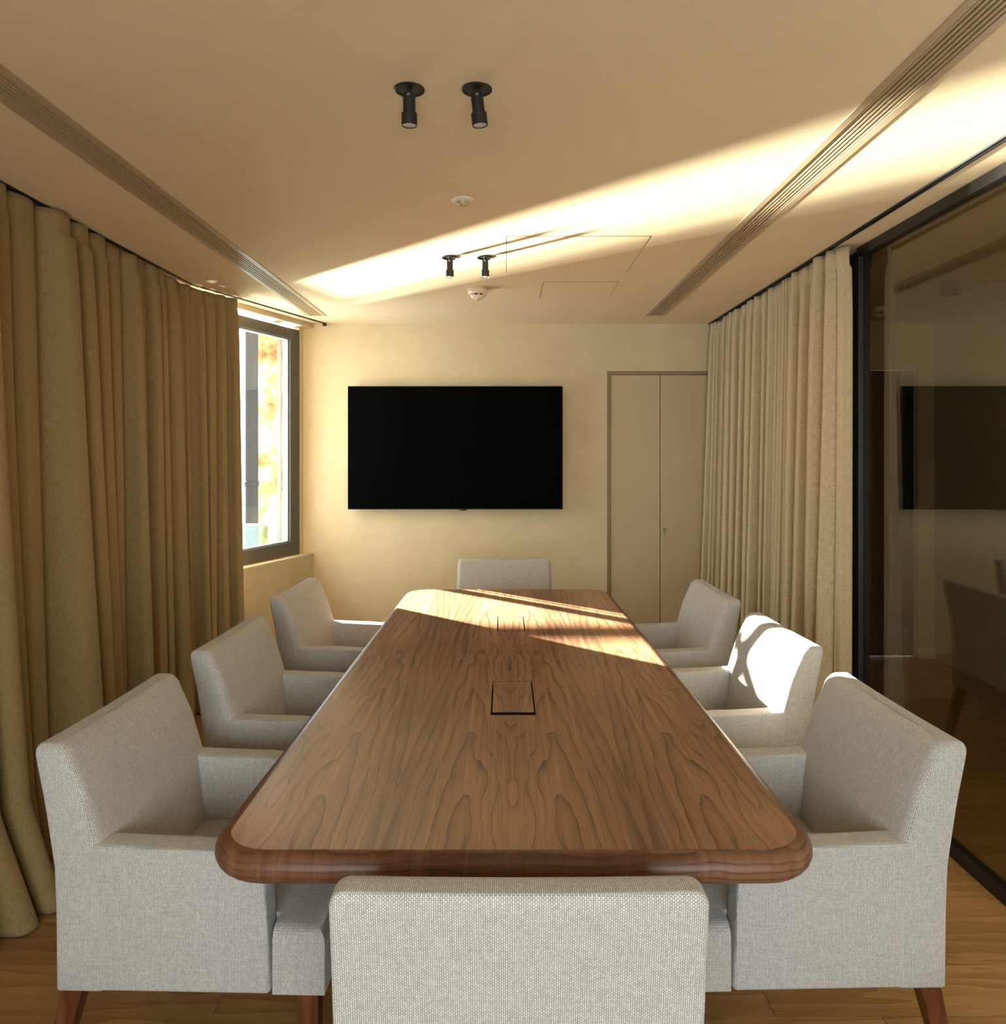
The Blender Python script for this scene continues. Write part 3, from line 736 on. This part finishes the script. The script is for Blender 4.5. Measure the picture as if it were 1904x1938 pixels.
for x0, x1, y0, y1, lab in ((0.010, 0.652, 3.352, 4.015, 'larger flush ceiling access panel beside the spotlights'), (0.222, 0.645, 4.245, 4.69, 'smaller flush ceiling access panel near the television wall')):
    t = tag(empty('access_panel', ((x0 + x1) / 2, (y0 + y1) / 2, CH)), lab, 'panel')
    a, b = (x1 - x0) / 2, (y1 - y0) / 2
    bm = new(); box(bm, -a, a, -b, b, -0.0012, -0.0002); obj('panel_plate', bm, 'ceiling', t)
    bm = new(); w = 0.003
    for q in ((-a - w, a + w, -b - w, -b), (-a - w, a + w, b, b + w), (-a - w, -a, -b, b), (a, a + w, -b, b)): box(bm, q[0], q[1], q[2], q[3], -0.0006, -0.0001)
    obj('shadow_gap', bm, 'bronze', t)
t = tag(empty('surface_downlight', (2.515, 4.24, CH)), 'black cylinder ceiling light in the passage behind the glass', 'light')
bm = new(); lathe(bm, [(0.0, -0.0003), (0.047, -0.0003), (0.047, -0.072), (0.043, -0.074), (0.040, -0.068), (0.0, -0.068)], 32); b = obj('housing', bm, 'black', t, 40)
bm = new(); lathe(bm, [(0.039, -0.069), (0.0, -0.070)], 28); obj('diffuser', bm, 'greyframe', b)

# ------------------------------------------------------------------ outside the corner window
bm = new(); box(bm, -4.2, -1.2, 5.95, 7.4, -0.25, -0.05); struct(obj('terrace', bm, 'paving'), 'pale terrace slab outside the corner window', 'terrace')
bm = new()
pts = []
yw = 9.0
gx = [-3.03 + 0.11 * i for i in range(16)]; gz = [-3 + 0.45 * j for j in range(21)]
r9 = random.Random(4)
g = [[bm.verts.new((x, yw + r9.uniform(-0.03, 0.03), z)) for x in gx] for z in gz]
for A, B in zip(g, g[1:]):
    for i in range(len(A) - 1): bm.faces.new((A[i], A[i + 1], B[i + 1], B[i]))
rr = bmesh.ops.extrude_face_region(bm, geom=bm.faces[:]); bmesh.ops.translate(bm, verts=[v for v in rr['geom'] if isinstance(v, bmesh.types.BMVert)], vec=(0, 0.5, 0))
tag(obj('stone_wall', bm, 'stone', None, 60), 'sunlit rough limestone wall seen through the corner window', 'wall')
pp = tag(empty('drainpipe', (-2.70, 8.0, -3)), 'thick grey drainpipe outside the corner window', 'pipe')
bm = new(); lathe(bm, [(0.07, 0), (0.07, 9)], 28); obj('pipe', bm, 'pipe', pp, 40)
for z in (1.9, 4.15, 6.4):
    bm = new(); lathe(bm, [(0.0705, z), (0.078, z + 0.004), (0.078, z + 0.05), (0.0705, z + 0.054)], 28); obj('pipe_collar', bm, 'pipe', pp, 40)
bl = tag(empty('glass_balustrade', (-2.3, 7.1, -0.05)), 'low glass balustrade on the terrace outside the corner window', 'balustrade')
bm = new(); box(bm, -0.9, 0.19, -0.006, 0.006, 0.05, 0.87); obj('pane', bm, 'balglass', bl)
bm = new(); box(bm, -0.9, 0.19, -0.009, 0.009, 0.87, 0.885); obj('top_edge', bm, 'greyedge', bl)
bm = new(); box(bm, 0.20, 0.235, -0.02, 0.02, 0.0, 0.90); obj('post', bm, 'greyframe', bl)
ps = tag(empty('shadow_post', (-2.575, 6.2, -0.05)), 'unseen slender post added behind the dark curtain end to cast a stripe shadow', 'post')  # out of view, added to throw the thin dark stripe across the table
bm = new(); lathe(bm, [(0.0, 0.0), (0.048, 0.0), (0.048, 3.0), (0.0, 3.0)], 24); obj('shaft', bm, 'greyframe', ps, 40)
bm = new(); box(bm, -0.09, 0.09, -0.09, 0.09, 0.0, 0.012); obj('base_plate', bm, 'greyframe', ps)

# unseen frame added further out, its beam casting a slanting shadow on the table
bm = new(); box(bm, -10.0, -1.0, 7.6, 14.0, -3.2, -3.0); struct(obj('ground', bm, 'paving'), 'lower garden ground outside the corner window', 'ground')
pg = tag(empty('shadow_frame', (-6.1, 9.2, -3.0)), 'unseen dark frame added beyond the dark curtains to shade the table', 'shadow_frame')
bm = new(); box(bm, -1.5, 1.5, -0.045, 0.045, 6.37, 6.46); obj('beam', bm, 'darkdoor', pg)
for sx in (-1.4, 1.4):
    bm = new(); box(bm, sx - 0.05, sx + 0.05, -0.05, 0.05, 0.0, 6.37); obj('post', bm, 'darkdoor', pg)
